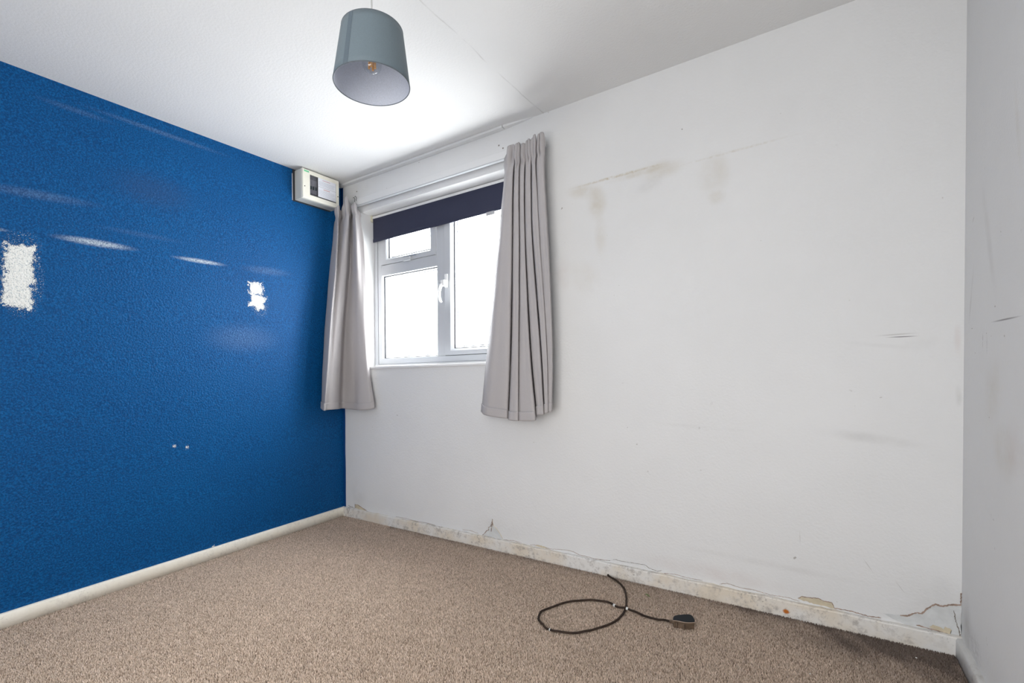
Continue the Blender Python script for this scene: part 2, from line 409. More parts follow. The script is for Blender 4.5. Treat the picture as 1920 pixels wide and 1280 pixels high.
# ---- broken plaster and torn paint above the skirting
def patch(name, pts, mat, y=.0012, edge=None, jag=.004, wallx=None):
    """pts (x,z) outline; slightly domed thin plate on the window wall"""
    out = []
    for (a, b) in zip(pts, pts[1:]+pts[:1]):
        a = Vector(a); b = Vector(b); L = (b-a).length; n = max(1, int(L/.006)); nrm = Vector((b.y-a.y, a.x-b.x)).normalized()
        for i in range(n):
            p = a.lerp(b, i/n); out.append(p + nrm*random.uniform(-jag, jag)*.5*(0 if i == 0 and n < 2 else 1))
    bm = bmesh.new()
    fr = [bm.verts.new((p.x, D-y, p.y)) for p in out]; bk = [bm.verts.new((p.x, D, p.y)) for p in out]
    bm.faces.new(fr)
    for i in range(len(out)): j = (i+1) % len(out); bm.faces.new((fr[i], bk[i], bk[j], fr[j]))
    bmesh.ops.triangulate(bm, faces=[f for f in bm.faces if len(f.verts) > 4])
    return finish(name, bm, mat, wall_back)
def torn(pts, w, y=.003, mat=None, name='torn_edge', jag=.7):
    bm = bmesh.new(); P = []
    for a, b in zip(pts, pts[1:]):
        a = Vector(a); b = Vector(b); n = max(1, int((b-a).length/.004))
        P += [a.lerp(b, i/n)+Vector((random.uniform(-1, 1), random.uniform(-1, 1)))*.0011 for i in range(n)]
    P.append(Vector(pts[-1])); prev = None
    for i, p in enumerate(P):
        t = (P[min(i+1, len(P)-1)]-P[max(i-1, 0)]).normalized(); nn = Vector((-t.y, t.x))
        ww = w*(1-jag+jag*random.random()*1.4)*(.25 if i in (0, len(P)-1) else 1)
        a, b = p+nn*ww*.5, p-nn*ww*.5
        row = [bm.verts.new(c) for c in ((a.x, D-.0002, a.y), (a.x, D-y*.6, a.y), (b.x, D-y, b.y), (b.x, D-.0002, b.y))]
        if prev:
            for k in range(3): bm.faces.new((prev[k], prev[k+1], row[k+1], row[k]))
        prev = row
    return finish(name, bm, mat or M_TORN, wall_back)
top_r = [(.205, .092), (.255, .098), (.273, .100), (.303, .121), (.315, .119), (.330, .142), (.345, .158), (.352, .163), (.368, .160), (.395, .172), (.4195, .178)]
patch('bare_plaster_patch', top_r+[(.4205, SK+.002), (.26, SK+.004)], M_PLASTER)
torn(top_r[1:], .005); torn([(.4195, .22), (.418, .178)], .004); torn([(.40, .155), (.405, .12), (.413, .09), (.419, .06)], .0035, mat=M_CRACK, name='plaster_crack')
patch('old_paint_patch', [(.335, .076), (.392, .066), (.396, .084), (.378, .090), (.374, .080), (.345, .089)], M_PLCREAM, .002)
torn([(.30, .075), (.35, .071), (.40, .064)], .004, mat=M_TORN)
patch('old_paint_patch', [(-.052, .091), (.006, .0975), (.020, .092), (.048, .090), (.055, .072), (-.02, .074), (-.066, .080)], M_PLCREAM, .002)
torn([(-.066, .083), (-.052, .092), (.006, .0985), (.020, .093), (.048, .0915), (.056, .073), (.11, .075), (.16, .069), (.20, .073)], .0028)
tri = [(-1.650, .068), (-1.632, .085), (-1.62, .10), (-1.607, .104), (-1.605, .122), (-1.588, .130), (-1.586, .15), (-1.580, .16), (-1.574, .138), (-1.55, .125), (-1.525, .098), (-1.507, .070)]
patch('bare_plaster_patch', tri, M_PLASTER, .0014)
torn(tri[:9], .0045); torn(tri[7:], .0022, mat=M_PLCREAM); torn([(-1.588, .10), (-1.581, .135), (-1.579, .175)], .005)
patch('old_paint_patch', [(-2.785, .070), (-2.786, .094), (-2.755, .096), (-2.715, .082), (-2.665, .068)], M_PLCREAM, .0016)
torn([(-2.788, .068), (-2.788, .098)], .004, mat=M_CRACK); torn([(-2.786, .095), (-2.755, .097), (-2.715, .083), (-2.66, .068)], .0025)
torn([(-2.86, .079), (-2.84, .072), (-2.80, .072)], .0028, mat=M_CRACK, name='plaster_crack')
for seg in ([(-2.37, .070), (-2.28, .072), (-2.2, .068), (-2.1, .071), (-2.02, .068)], [(-1.80, .075), (-1.74, .08), (-1.68, .072)], [(-1.50, .068), (-1.43, .074), (-1.38, .070)],
            [(-1.33, .068), (-1.28, .078), (-1.20, .071), (-1.13, .080), (-1.08, .084), (-1.03, .072), (-.95, .069), (-.88, .073)],
            [(-.92, .069), (-.86, .075), (-.84, .086), (-.80, .084), (-.75, .087), (-.69, .090), (-.67, .078), (-.63, .071), (-.61, .080)],
            [(-.60, .069), (-.55, .075), (-.5, .070), (-.43, .073)], [(-.36, .072), (-.33, .083), (-.28, .076), (-.22, .078), (-.16, .072), (-.10, .076), (-.06, .071)]):
    torn(seg, .0017, .0016, mat=M_CRACK if random.random() < .45 else M_TORN, name='plaster_crack')
patch('old_paint_patch', [(-1.30, .069), (-1.275, .079), (-1.24, .077), (-1.21, .070)], M_PLCREAM, .002)
patch('old_paint_patch', [(-.87, .068), (-.85, .082), (-.80, .080), (-.75, .083), (-.70, .086), (-.68, .074)], M_TRIM, .0035)
# old screw holes over the track
for x, z in ((-2.737, 2.325), (-1.492, 2.287), (-1.478, 2.245), (-1.52, 2.31)):
    bm = bmesh.new(); tube(bm, [(x, D-.0012, z), (x, D+.0, z)], .0045, 8); finish('screw_hole', bm, M_CRACK, wall_back)

# ------------------------------------------------------------------ carpet pile
def carpet():
    sp = .0046
    xs = np.arange(-A+ST, B-ST, sp); ys = np.arange(.15, D-ST, sp)
    X, Y = np.meshgrid(xs, ys); X = X.ravel(); Y = Y.ravel()
    X = X + rng.uniform(-.45, .45, X.size)*sp; Y = Y + rng.uniform(-.45, .45, Y.size)*sp
    # only the part of the floor the photograph shows, with a margin
    d = X*math.sin(yaw)+Y*math.cos(yaw); keep = d > .95
    X, Y = X[keep], Y[keep]; n = X.size
    h = rng.uniform(.0045, .0075, n); r = rng.uniform(.0026, .0042, n)
    a = rng.uniform(0, 2*np.pi, n); tx = rng.normal(0, .0022, n); ty = rng.normal(0, .0022, n)
    V = np.zeros((n, 4, 3), np.float32)
    for k in range(3):
        V[:, k, 0] = X+r*np.cos(a+k*2.0944); V[:, k, 1] = Y+r*np.sin(a+k*2.0944); V[:, k, 2] = -.002
    V[:, 3, 0] = X+tx; V[:, 3, 1] = Y+ty; V[:, 3, 2] = h
    V[:, :, 0] += K*V[:, :, 2]
    i0 = (np.arange(n)*4)[:, None]
    Fc = np.concatenate([i0+[0, 1, 3], i0+[1, 2, 3], i0+[2, 0, 3]], 1).reshape(-1, 3)
    me = bpy.data.meshes.new('carpet_pile'); me.vertices.add(n*4); me.vertices.foreach_set('co', V.reshape(-1))
    nf = Fc.shape[0]; me.loops.add(nf*3); me.loops.foreach_set('vertex_index', Fc.reshape(-1).astype(np.int32))
    me.polygons.add(nf); me.polygons.foreach_set('loop_start', np.arange(0, nf*3, 3, dtype=np.int32)); me.update(calc_edges=True)
    # flecked wool colour per tuft
    pal = np.array([(.45, .355, .285), (.36, .28, .218), (.26, .195, .150), (.53, .43, .36), (.41, .33, .265)])
    c = pal[rng.choice(5, n, p=[.3, .25, .15, .15, .15])]*rng.uniform(.86, 1.14, (n, 1))*1.75
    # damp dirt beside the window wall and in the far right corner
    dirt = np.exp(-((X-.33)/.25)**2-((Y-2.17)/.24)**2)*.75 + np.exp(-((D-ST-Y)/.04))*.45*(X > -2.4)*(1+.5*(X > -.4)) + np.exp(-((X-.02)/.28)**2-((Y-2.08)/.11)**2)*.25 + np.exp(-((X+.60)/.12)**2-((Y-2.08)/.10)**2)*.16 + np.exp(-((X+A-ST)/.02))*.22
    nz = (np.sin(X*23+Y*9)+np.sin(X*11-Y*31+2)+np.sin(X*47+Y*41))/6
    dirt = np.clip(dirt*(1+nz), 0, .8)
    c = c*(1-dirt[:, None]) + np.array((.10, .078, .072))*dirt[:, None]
    c *= (1+.05*nz)[:, None]
    att = me.color_attributes.new('pile', 'FLOAT_COLOR', 'POINT')
    C4 = np.ones((n, 4, 4), np.float32); C4[:, :, :3] = c[:, None, :]; C4[:, :3, :3] *= .72
    att.data.foreach_set('color', C4.reshape(-1))
    mt, nt, b = new_mat('flecked_brown_carpet'); b.inputs['Roughness'].default_value = .95; b.inputs['Specular IOR Level'].default_value = .1
    at = nt.nodes.new('ShaderNodeAttribute'); at.attribute_name = 'pile'; nt.links.new(at.outputs['Color'], b.inputs['Base Color'])
    me.materials.append(mt)
    o = bpy.data.objects.new('carpet_pile', me); COL.objects.link(o); o.parent = bpy.data.objects['floor']; o['kind'] = 'stuff'
carpet()

# ------------------------------------------------------------------ window
win = struct(empty('window_1', ((WX0+WX1)/2, FY, WZ0)))
bm = bmesh.new(); ring_xz(bm, WX0+.008, WX1-.008, WZ0+.012, WZ1-.002, (.0683, .0683, .0457, .05), FY, FY+.065, .004); fr = finish('window_frame', bm, M_UPVC, win)
bm = bmesh.new()      # outer lip of the frame, a step behind the dark joint
ring_xz(bm, WX0+.004, WX1-.004, WZ0+.008, WZ1, (.033, .033, .008, .03), FY-.004, FY+.001, .002); finish('frame_lip', bm, M_UPVC, fr)
bm = bmesh.new(); ring_xz(bm, WX0+.0375, WX1-.0375, WZ0+.0157, WZ1-.03, .0016, FY-.0006, FY+.001, 0); finish('frame_joint', bm, M_GASK, fr)
mx0, mx1 = -2.0985, -2.034
finish('mullion', B_(mx0, mx1, FY, FY+.065, 1.1407, WZ1-.05, bev=.003), M_UPVC, win)
finish('transom', B_(-2.6237, mx0, FY, FY+.065, 1.731, 1.806, bev=.003), M_UPVC, win)
def light(x0, x1, z0, z1, yg, parent, nm='pane'):
    g = .0022
    bm = bmesh.new(); ring_xz(bm, x0, x1, z0, z1, .0055, yg-.010, yg-.002, .001); finish('gasket', bm, M_GASK, parent)
    bm = bmesh.new(); box(bm, x0+.002, x1-.002, yg, yg+.004, z0+.002, z1-.002); finish(nm, bm, M_GLASS, parent)
    bm = bmesh.new(); ring_xz(bm, x0+.014, x1-.014, z0+.010, z1-.010, .006, yg+.006, yg+.018, 0); finish('spacer_bar', bm, M_SPACER, parent)
light(-2.6237, mx0, 1.1407, 1.731, FY+.032, win)
# top-hung fanlight, left
bm = bmesh.new(); ring_xz(bm, -2.626, -2.108, 1.8085, WZ1-.045, (.062, .050, .040, .05), FY-.006, FY+.05, .009); fan = finish('fanlight', bm, M_UPVC, win)
light(-2.564, -2.158, 1.8485, WZ1-.10, FY+.022, fan)
bm = bmesh.new(); box(bm, -2.395, -2.275, FY-.012, FY-.006, 1.829, 1.836, bev=.001); c_ = finish('fanlight_catch', bm, M_CHROME, win)
bm = bmesh.new(); box(bm, -2.385, -2.320, FY-.026, FY-.006, 1.800, 1.826, bev=.005); finish('catch_lever', bm, M_UPVC, c_)
# side-hung casement, right
bm = bmesh.new(); ring_xz(bm, -2.026, -1.462, 1.1415, WZ1-.045, (.062, .062, .0415, .05), FY-.010, FY+.05, .014); cas = finish('casement', bm, M_UPVC, win)
light(-1.964, -1.524, 1.183, WZ1-.10, FY+.022, cas)
bm = bmesh.new(); ring_xz(bm, -2.0285, -1.46, 1.139, WZ1-.043, .0028, FY-.001, FY+.0015, 0); finish('casement_joint', bm, M_GASK, win)
# handle: rose plate, neck and curved grip
bm = bmesh.new(); box(bm, -2.020, -1.996, FY-.018, FY-.009, 1.575, 1.665, bev=.004); han = finish('handle_plate', bm, M_HANDLE, cas)
bm = bmesh.new(); box(bm, -2.024, -1.992, FY-.055, FY-.012, 1.582, 1.622, bev=.006)
grip = [(-2.012, FY-.048, 1.600), (-2.018, FY-.058, 1.575), (-2.022, FY-.064, 1.545), (-2.022, FY-.064, 1.515), (-2.018, FY-.058, 1.487), (-2.014, FY-.052, 1.478)]
tube(bm, grip, [.011, .0095, .0085, .008, .008, .006], 10)
tube(bm, [(-2.012, FY-.040, 1.612), (-2.012, FY-.062, 1.612)], .0015, 6)
finish('window_handle', bm, M_HANDLE, cas)
bm = bmesh.new(); tube(bm, [(-2.024, FY-.045, 1.606), (-2.036, FY-.045, 1.606)], .0075, 12); finish('handle_lock', bm, M_CHROME, cas)
# sill board
bm = bmesh.new(); box(bm, WX0+.002, WX1-.002, D-.012, FY+.004, WZ0-.018+.002, WZ0+.0, bev=.004)
finish('window_sill', bm, M_REVEAL, win)
bm = bmesh.new(); box(bm, WX0, WX1, FY-.006, FY-.0005, WZ0+.0005, WZ0+.012, bev=.002); finish('sealant_bead', bm, M_REVEAL, win)

# ------------------------------------------------------------------ roller blind
by = D+.098
bl = tag(empty('roller_blind', (-2.05, by, 2.15)), 'dark navy roller blind pulled part way down inside the window recess', 'blind')
bm = bmesh.new(); n = 40; prev = None
for i in range(n+1):
    x = -2.683+(1.262)*i/n; zb = 1.976+.012*i/n; w = .0012*math.sin(i*.9)
    row = [bm.verts.new((x, by+w*k, 2.146+(zb-2.146)*k)) for k in (0, .5, 1)]
    if prev:
        for k in range(2): bm.faces.new((prev[k], prev[k+1], row[k+1], row[k]))
    prev = row
o = finish('blind_fabric', bm, M_BLIND, bl); md = o.modifiers.new('s', 'SOLIDIFY'); md.thickness = .0012
bm = bmesh.new(); prev = None
for i in range(n+1):
    x = -2.683+(1.262)*i/n; zb = 1.976+.012*i/n
    row = [bm.verts.new((x, y, z)) for y, z in ((by-.0025, zb+.026), (by-.004, zb+.013), (by-.0025, zb), (by+.002, zb), (by+.002, zb+.026))]
    if prev:
        for k in range(5): bm.faces.new((prev[k], prev[(k+1) % 5], row[(k+1) % 5], row[k]))
    else: bm.faces.new(row)
    prev = row
bm.faces.new(prev); finish('bottom_bar', bm, M_BLIND, bl)
finish('head_rail', B_(-2.690, -1.414, by-.004, by+.016, 2.146, 2.163, bev=.003), M_REVEAL, bl)
finish('bracket', B_(-2.697, -2.686, by-.012, by+.018, 2.125, 2.168, bev=.002), simple('yellowed_plastic', (.70, .66, .52), .5), bl)
finish('pull_tab', B_(-1.683, -1.618, by-.003, by+.001, 1.968, 1.992, bev=.002), M_SPACER, bl)
ra = bmesh.new(); tube(ra, [(-2.684, by+.010, 2.132), (-1.42, by+.010, 2.132)], .010, 16); finish('roller_tube', ra, M_CHROME, bl)

# ------------------------------------------------------------------ curtain track
tr = tag(empty('curtain_track', (-1.95, D, 2.2)), 'white plastic curtain track fixed to the wall above the window', 'curtain track')
ty0, ty1, tz0, tz1 = D-.034, D-.022, 2.208, 2.256
finish('rail', B_(-2.70, -1.205, ty0+.003, ty1, tz0+.003, tz1, bev=.002), M_TRIM, tr)
finish('rail_lip', B_(-2.70, -1.205, ty0-.004, ty1+.004, tz0-.004, tz0+.003, bev=.0015), M_UPVC, tr)
for x in (-2.64, -2.30, -1.95, -1.60, -1.26):
    finish('bracket', B_(x-.011, x+.011, ty1-.001, D, 2.214, 2.25, bev=.002), M_UPVC, tr)
bm = bmesh.new(); lathe(bm, 0, 0, [(.007, -.006), (.013, -.006), (.013, .006), (.007, .006)], 20, True)
for v in bm.verts: v.co = Vector((-2.708+v.co.z, ty0+v.co.x, 2.212+v.co.y))
finish('end_stop', bm, M_UPVC, tr, smooth=False)

# ------------------------------------------------------------------ curtains
ZL = [2.25,2.19,2.12,2.0,1.8,1.6,1.4,1.2,1.0,.9,.8]
LCUR = [
 [(-2.854,2.113),(-2.864,2.113),(-2.868,2.110),(-2.869,2.100),(-2.872,2.074),(-2.877,2.056),(-2.882,2.038),(-2.877,2.019),(-2.871,2.001),(-2.871,1.997),(-2.872,1.993)],
 [(-2.767,2.073),(-2.774,2.077),(-2.786,2.081),(-2.781,2.073),(-2.769,2.047),(-2.763,2.020),(-2.758,1.992),(-2.752,1.969),(-2.751,1.951),(-2.759,1.947),(-2.766,1.943)],
 [(-2.817,2.133),(-2.817,2.133),(-2.816,2.130),(-2.811,2.120),(-2.794,2.086),(-2.791,2.059),(-2.789,2.032),(-2.782,2.009),(-2.778,1.991),(-2.786,1.987),(-2.793,1.983)],
 [(-2.743,2.103),(-2.744,2.103),(-2.744,2.102),(-2.739,2.093),(-2.756,2.084),(-2.762,2.067),(-2.767,2.049),(-2.772,2.034),(-2.777,2.021),(-2.780,2.017),(-2.783,2.013)],
 [(-2.698,2.103),(-2.698,2.103),(-2.701,2.104),(-2.719,2.113),(-2.738,2.113),(-2.755,2.105),(-2.773,2.096),(-2.785,2.088),(-2.793,2.081),(-2.794,2.077),(-2.795,2.073)],
 [(-2.751,2.163),(-2.749,2.163),(-2.749,2.163),(-2.755,2.163),(-2.763,2.163),(-2.786,2.159),(-2.809,2.154),(-2.826,2.153),(-2.837,2.151),(-2.836,2.147),(-2.835,2.143)],
 [(-2.697,2.133),(-2.690,2.130),(-2.675,2.124),(-2.688,2.133),(-2.687,2.133),(-2.701,2.139),(-2.718,2.146),(-2.725,2.148),(-2.727,2.147),(-2.726,2.145),(-2.725,2.143)],
 [(-2.662,2.123),(-2.660,2.123),(-2.652,2.123),(-2.649,2.123),(-2.647,2.123),(-2.652,2.129),(-2.658,2.136),(-2.654,2.136),(-2.645,2.131),(-2.639,2.127),(-2.633,2.123)],
 [(-2.683,2.153),(-2.677,2.153),(-2.665,2.153),(-2.653,2.153),(-2.636,2.153),(-2.627,2.153),(-2.620,2.153),(-2.605,2.151),(-2.583,2.147),(-2.568,2.145),(-2.553,2.143)],
 [(-2.679,2.173),(-2.677,2.173),(-2.668,2.173),(-2.634,2.173),(-2.621,2.173),(-2.617,2.173),(-2.615,2.173),(-2.601,2.173),(-2.577,2.173),(-2.554,2.173),(-2.530,2.173)]]
RCUR = [
 [(-1.448,2.173),(-1.456,2.173),(-1.463,2.173),(-1.478,2.173),(-1.504,2.173),(-1.530,2.173),(-1.556,2.173),(-1.582,2.173),(-1.608,2.173),(-1.620,2.173),(-1.633,2.173)],
 [(-1.393,2.108),(-1.401,2.108),(-1.409,2.108),(-1.421,2.106),(-1.439,2.100),(-1.457,2.093),(-1.475,2.086),(-1.494,2.079),(-1.512,2.072),(-1.523,2.071),(-1.535,2.071)],
 [(-1.367,2.101),(-1.375,2.101),(-1.382,2.101),(-1.392,2.099),(-1.402,2.092),(-1.411,2.085),(-1.421,2.077),(-1.430,2.069),(-1.442,2.061),(-1.451,2.061),(-1.460,2.061)],
 [(-1.348,2.107),(-1.354,2.107),(-1.361,2.106),(-1.369,2.105),(-1.370,2.099),(-1.370,2.092),(-1.371,2.084),(-1.372,2.076),(-1.375,2.067),(-1.381,2.067),(-1.388,2.066)],
 [(-1.380,2.160),(-1.382,2.154),(-1.388,2.153),(-1.395,2.153),(-1.399,2.153),(-1.400,2.150),(-1.402,2.146),(-1.402,2.139),(-1.398,2.121),(-1.399,2.112),(-1.400,2.103)],
 [(-1.340,2.107),(-1.346,2.107),(-1.352,2.106),(-1.360,2.106),(-1.363,2.106),(-1.363,2.100),(-1.361,2.093),(-1.359,2.083),(-1.356,2.067),(-1.362,2.066),(-1.367,2.065)],
 [(-1.325,2.101),(-1.330,2.101),(-1.337,2.101),(-1.343,2.101),(-1.344,2.101),(-1.343,2.095),(-1.341,2.087),(-1.338,2.077),(-1.334,2.061),(-1.337,2.061),(-1.341,2.061)],
 [(-1.315,2.106),(-1.321,2.106),(-1.327,2.106),(-1.330,2.106),(-1.329,2.106),(-1.326,2.099),(-1.323,2.091),(-1.320,2.080),(-1.313,2.063),(-1.314,2.063),(-1.315,2.063)],
 [(-1.344,2.153),(-1.350,2.153),(-1.354,2.153),(-1.356,2.153),(-1.355,2.153),(-1.347,2.137),(-1.337,2.118),(-1.328,2.099),(-1.322,2.083),(-1.321,2.080),(-1.320,2.078)],
 [(-1.309,2.106),(-1.315,2.106),(-1.321,2.107),(-1.326,2.111),(-1.325,2.111),(-1.321,2.104),(-1.316,2.095),(-1.311,2.086),(-1.304,2.073),(-1.302,2.070),(-1.299,2.068)],
 [(-1.295,2.101),(-1.299,2.101),(-1.305,2.102),(-1.311,2.106),(-1.309,2.106),(-1.303,2.100),(-1.295,2.092),(-1.285,2.083),(-1.271,2.071),(-1.264,2.068),(-1.257,2.066)],
 [(-1.286,2.107),(-1.289,2.107),(-1.294,2.107),(-1.300,2.111),(-1.298,2.111),(-1.289,2.105),(-1.276,2.098),(-1.261,2.090),(-1.238,2.077),(-1.226,2.075),(-1.215,2.072)],
 [(-1.318,2.161),(-1.319,2.156),(-1.320,2.153),(-1.323,2.153),(-1.321,2.153),(-1.314,2.153),(-1.304,2.153),(-1.292,2.151),(-1.270,2.142),(-1.256,2.138),(-1.242,2.133)],
 [(-1.283,2.112),(-1.285,2.111),(-1.289,2.111),(-1.292,2.111),(-1.291,2.111),(-1.280,2.107),(-1.267,2.102),(-1.252,2.096),(-1.231,2.088),(-1.219,2.087),(-1.209,2.087)],
 [(-1.268,2.106),(-1.269,2.106),(-1.271,2.106),(-1.273,2.106),(-1.272,2.106),(-1.260,2.102),(-1.243,2.096),(-1.225,2.089),(-1.205,2.081),(-1.196,2.081),(-1.189,2.081)],
 [(-1.258,2.113),(-1.258,2.112),(-1.258,2.112),(-1.259,2.112),(-1.257,2.112),(-1.243,2.109),(-1.223,2.103),(-1.203,2.098),(-1.185,2.090),(-1.179,2.090),(-1.173,2.090)],
 [(-1.290,2.172),(-1.287,2.166),(-1.285,2.163),(-1.286,2.164),(-1.287,2.167),(-1.273,2.170),(-1.256,2.171),(-1.240,2.173),(-1.227,2.173),(-1.221,2.173),(-1.216,2.173)],
 [(-1.243,2.099),(-1.245,2.102),(-1.249,2.107),(-1.246,2.102),(-1.242,2.099),(-1.228,2.098),(-1.211,2.098),(-1.194,2.098),(-1.182,2.098),(-1.177,2.098),(-1.172,2.098)],
 [(-1.225,2.091),(-1.228,2.093),(-1.236,2.101),(-1.231,2.096),(-1.223,2.092),(-1.209,2.091),(-1.192,2.091),(-1.177,2.091),(-1.166,2.091),(-1.163,2.091),(-1.160,2.091)],
 [(-1.215,2.098),(-1.218,2.100),(-1.227,2.105),(-1.218,2.098),(-1.206,2.094),(-1.192,2.092),(-1.176,2.093),(-1.162,2.093),(-1.154,2.093),(-1.153,2.093),(-1.152,2.093)],
 [(-1.249,2.163),(-1.248,2.153),(-1.245,2.139),(-1.221,2.108),(-1.207,2.101),(-1.193,2.099),(-1.178,2.101),(-1.165,2.103),(-1.158,2.103),(-1.157,2.103),(-1.156,2.103)],
 [(-1.206,2.098),(-1.208,2.099),(-1.216,2.101),(-1.207,2.094),(-1.196,2.093),(-1.183,2.094),(-1.170,2.096),(-1.158,2.098),(-1.153,2.102),(-1.153,2.102),(-1.152,2.102)],
 [(-1.185,2.091),(-1.186,2.092),(-1.193,2.095),(-1.188,2.091),(-1.176,2.091),(-1.164,2.092),(-1.153,2.094),(-1.144,2.097),(-1.142,2.101),(-1.143,2.101),(-1.144,2.101)],
 [(-1.170,2.100),(-1.171,2.101),(-1.175,2.104),(-1.171,2.100),(-1.158,2.100),(-1.147,2.101),(-1.139,2.103),(-1.132,2.105),(-1.133,2.109),(-1.136,2.109),(-1.139,2.109)],
 [(-1.212,2.183),(-1.214,2.183),(-1.215,2.183),(-1.211,2.183),(-1.197,2.183),(-1.187,2.183),(-1.178,2.183),(-1.171,2.183),(-1.169,2.183),(-1.173,2.183),(-1.176,2.183)]]
def cloth(cols, top, bot, nu=10, nv=110, off=0.0, v0=0.0, v1=1.0, seed=0, gather=1.0):
    cols = np.array(cols)                       # column, level, xy
    Z = np.array(ZL)[::-1]
    top = crom(np.array(top)[:, None], nu)[:, 0]; bot = crom(np.array(bot)[:, None], nu)[:, 0]
    lev = []
    for l in range(len(ZL)): lev.append(crom(cols[:, l, :], nu))
    lev = np.array(lev)[::-1]                   # level(bottom to top), u, xy
    nU = lev.shape[1]; bm = bmesh.new(); G = []
    for j in range(nv+1):
        t = v0+(v1-v0)*j/nv; row = []
        for i in range(nU):
            z = top[i]+(bot[i]-top[i])*t
            x = np.interp(z, Z, lev[:, i, 0]); y = np.interp(z, Z, lev[:, i, 1])
            # smooth the level interpolation
            for dz in (-.05, .05):
                x += np.interp(z+dz, Z, lev[:, i, 0]); y += np.interp(z+dz, Z, lev[:, i, 1])
            x /= 3; y /= 3
            g = math.exp(-((z-2.18)/.055)**2)*gather; tp = math.exp(-((z-2.135)/.014)**2)      # header tape gathers
            y += tp*.006 - math.exp(-((z-2.245)/.03)**2)*.007 + g*.011*math.sin(i*6.283/(13 if len(cols) > 15 else 9)+seed+3*noise.noise((i*.05, seed, 0)))+.002*noise.noise((i*.12+seed, z*5, 2))
            x += g*.006*math.cos(i*6.283/(13 if len(cols) > 15 else 9)+seed)+.0012*noise.noise((i*.12, z*7, seed))
            if z > 2.16: y = min(y, D-.041)
            y = min(y, D-.012) - off
            row.append(bm.verts.new((x, y, z)))
        G.append(row)
    for a, b in zip(G, G[1:]):
        for i in range(nU-1): bm.faces.new((a[i], b[i], b[i+1], a[i+1]))
    return bm
def curtain(label, cols, top, bot, seed, hooks):
    xs = [c[0][0] for c in cols]
    cu = tag(empty('curtain', (sum(xs)/len(xs), D-.08, .8)), label, 'curtain', None)
    o = finish('curtain_fabric', cloth(cols, top, bot, seed=seed), M_CURT, cu, smooth=True)
    md = o.modifiers.new('s', 'SOLIDIFY'); md.thickness = .002; md.offset = 1
    L = top[0]-bot[0]
    o = finish('hem', cloth(cols, top, bot, nv=6, off=.0028, v0=1-.046/L, v1=1.0005, seed=seed), M_CURT, cu, smooth=True)
    md = o.modifiers.new('s', 'SOLIDIFY'); md.thickness = .0022; md.offset = 1
    for x, y, z in hooks:
        bm = bmesh.new(); tube(bm, [(x, y-.004, z+.012), (x, y+.004, z+.018), (x, y+.010, z+.008), (x, y+.008, z-.012)], .0022, 6)
        finish('hook', bm, M_GASK, cu)
curtain('grey satin curtain hanging at the left of the window against the blue wall', LCUR,
        [2.19, 2.20, 2.17, 2.235, 2.25, 2.16, 2.20, 2.205, 2.17, 2.17], [.806, .797, .797, .797, .795, .793, .788, .788, .793, .801], 1.0,
        [(-2.716, D-.045, 2.25), (-2.70, D-.045, 2.255)])
curtain('grey satin curtain gathered at the right side of the window, hanging below the sill', RCUR,
        [2.205, 2.222, 2.232, 2.226, 2.200, 2.222, 2.231, 2.224, 2.200, 2.212, 2.218, 2.214, 2.19, 2.222, 2.232, 2.226, 2.18, 2.222, 2.234, 2.226, 2.13, 2.222, 2.236, 2.228, 2.19],
        [.801, .795, .786, .780, .776, .772, .770, .770, .770, .770, .771, .775, .785, .800, .804, .806, .808, .812, .813, .814, .815, .817, .818, .820, .822], 4.0,
        [(-1.315, D-.045, 2.225), (-1.300, D-.045, 2.229), (-1.286, D-.045, 2.233), (-1.272, D-.045, 2.236)])

# ------------------------------------------------------------------ consumer unit
M_BOX = simple('cream_abs_plastic', (.88, .86, .76), .4, .4, var=.04, varscale=20)
M_BOX_SHADED = simple('cream_box_shaded_sides', (.62, .62, .57), .45, .4)  # shade put into the colour: cream plastic greyed where the sides are less lit
cu = tag(empty('fuse_box', (-A, 1.98, 2.2)), 'cream plastic fuse box with notice, high on blue wall under the ceiling', 'fuse box')
by0, by1, bz0, bz1, bxf = 1.838, 2.118, 2.197, 2.390, -2.818
finish('backing_board', B_(-A, -A+.006, by0-.012, by1-.01, bz0-.006, bz1+.006), M_GASK, cu)
finish('paint_ridge', B_(-A, -A+.004, by0-.016, by0-.0125, bz0-.002, bz1-.02), simple('chipped_white_paint', (.62, .64, .68), .7), cu)
finish('enclosure', B_(-A+.006, bxf-.020, by0, by1, bz0, bz1, bev=.004), M_BOX_SHADED, cu)
bm = bmesh.new()                                  # cover: plate with window cut-out, facing +X
O = [(by0, bz0), (by1, bz0), (by1, bz1), (by0, bz1)]; I = [(1.8895, 2.2265), (2.0935, 2.2265), (2.0935, 2.3625), (1.8895, 2.3625)]
def R4(L, x, s=0.0):
    cy = sum(p[0] for p in L)/4; cz = sum(p[1] for p in L)/4
    return [bm.verts.new((x, p[0]-math.copysign(s, p[0]-cy), p[1]-math.copysign(s, p[1]-cz))) for p in L]
Ls = [R4(O, bxf-.0195), R4(O, bxf-.004), R4(O, bxf, .004), R4(I, bxf, -.001), R4(I, bxf-.001, 0), R4(I, bxf-.0195)]
for a, b in zip(Ls, Ls[1:]):
    for k in range(4): bm.faces.new((a[k], a[(k+1) % 4], b[(k+1) % 4], b[k]))
cov = finish('cover', bm, M_BOX, cu)
finish('dark_recess', B_(bxf-.0195, bxf-.017, 1.8895, 2.0935, 2.2265, 2.3625), simple('charcoal_panel', (.26, .26, .28), .6), cu)
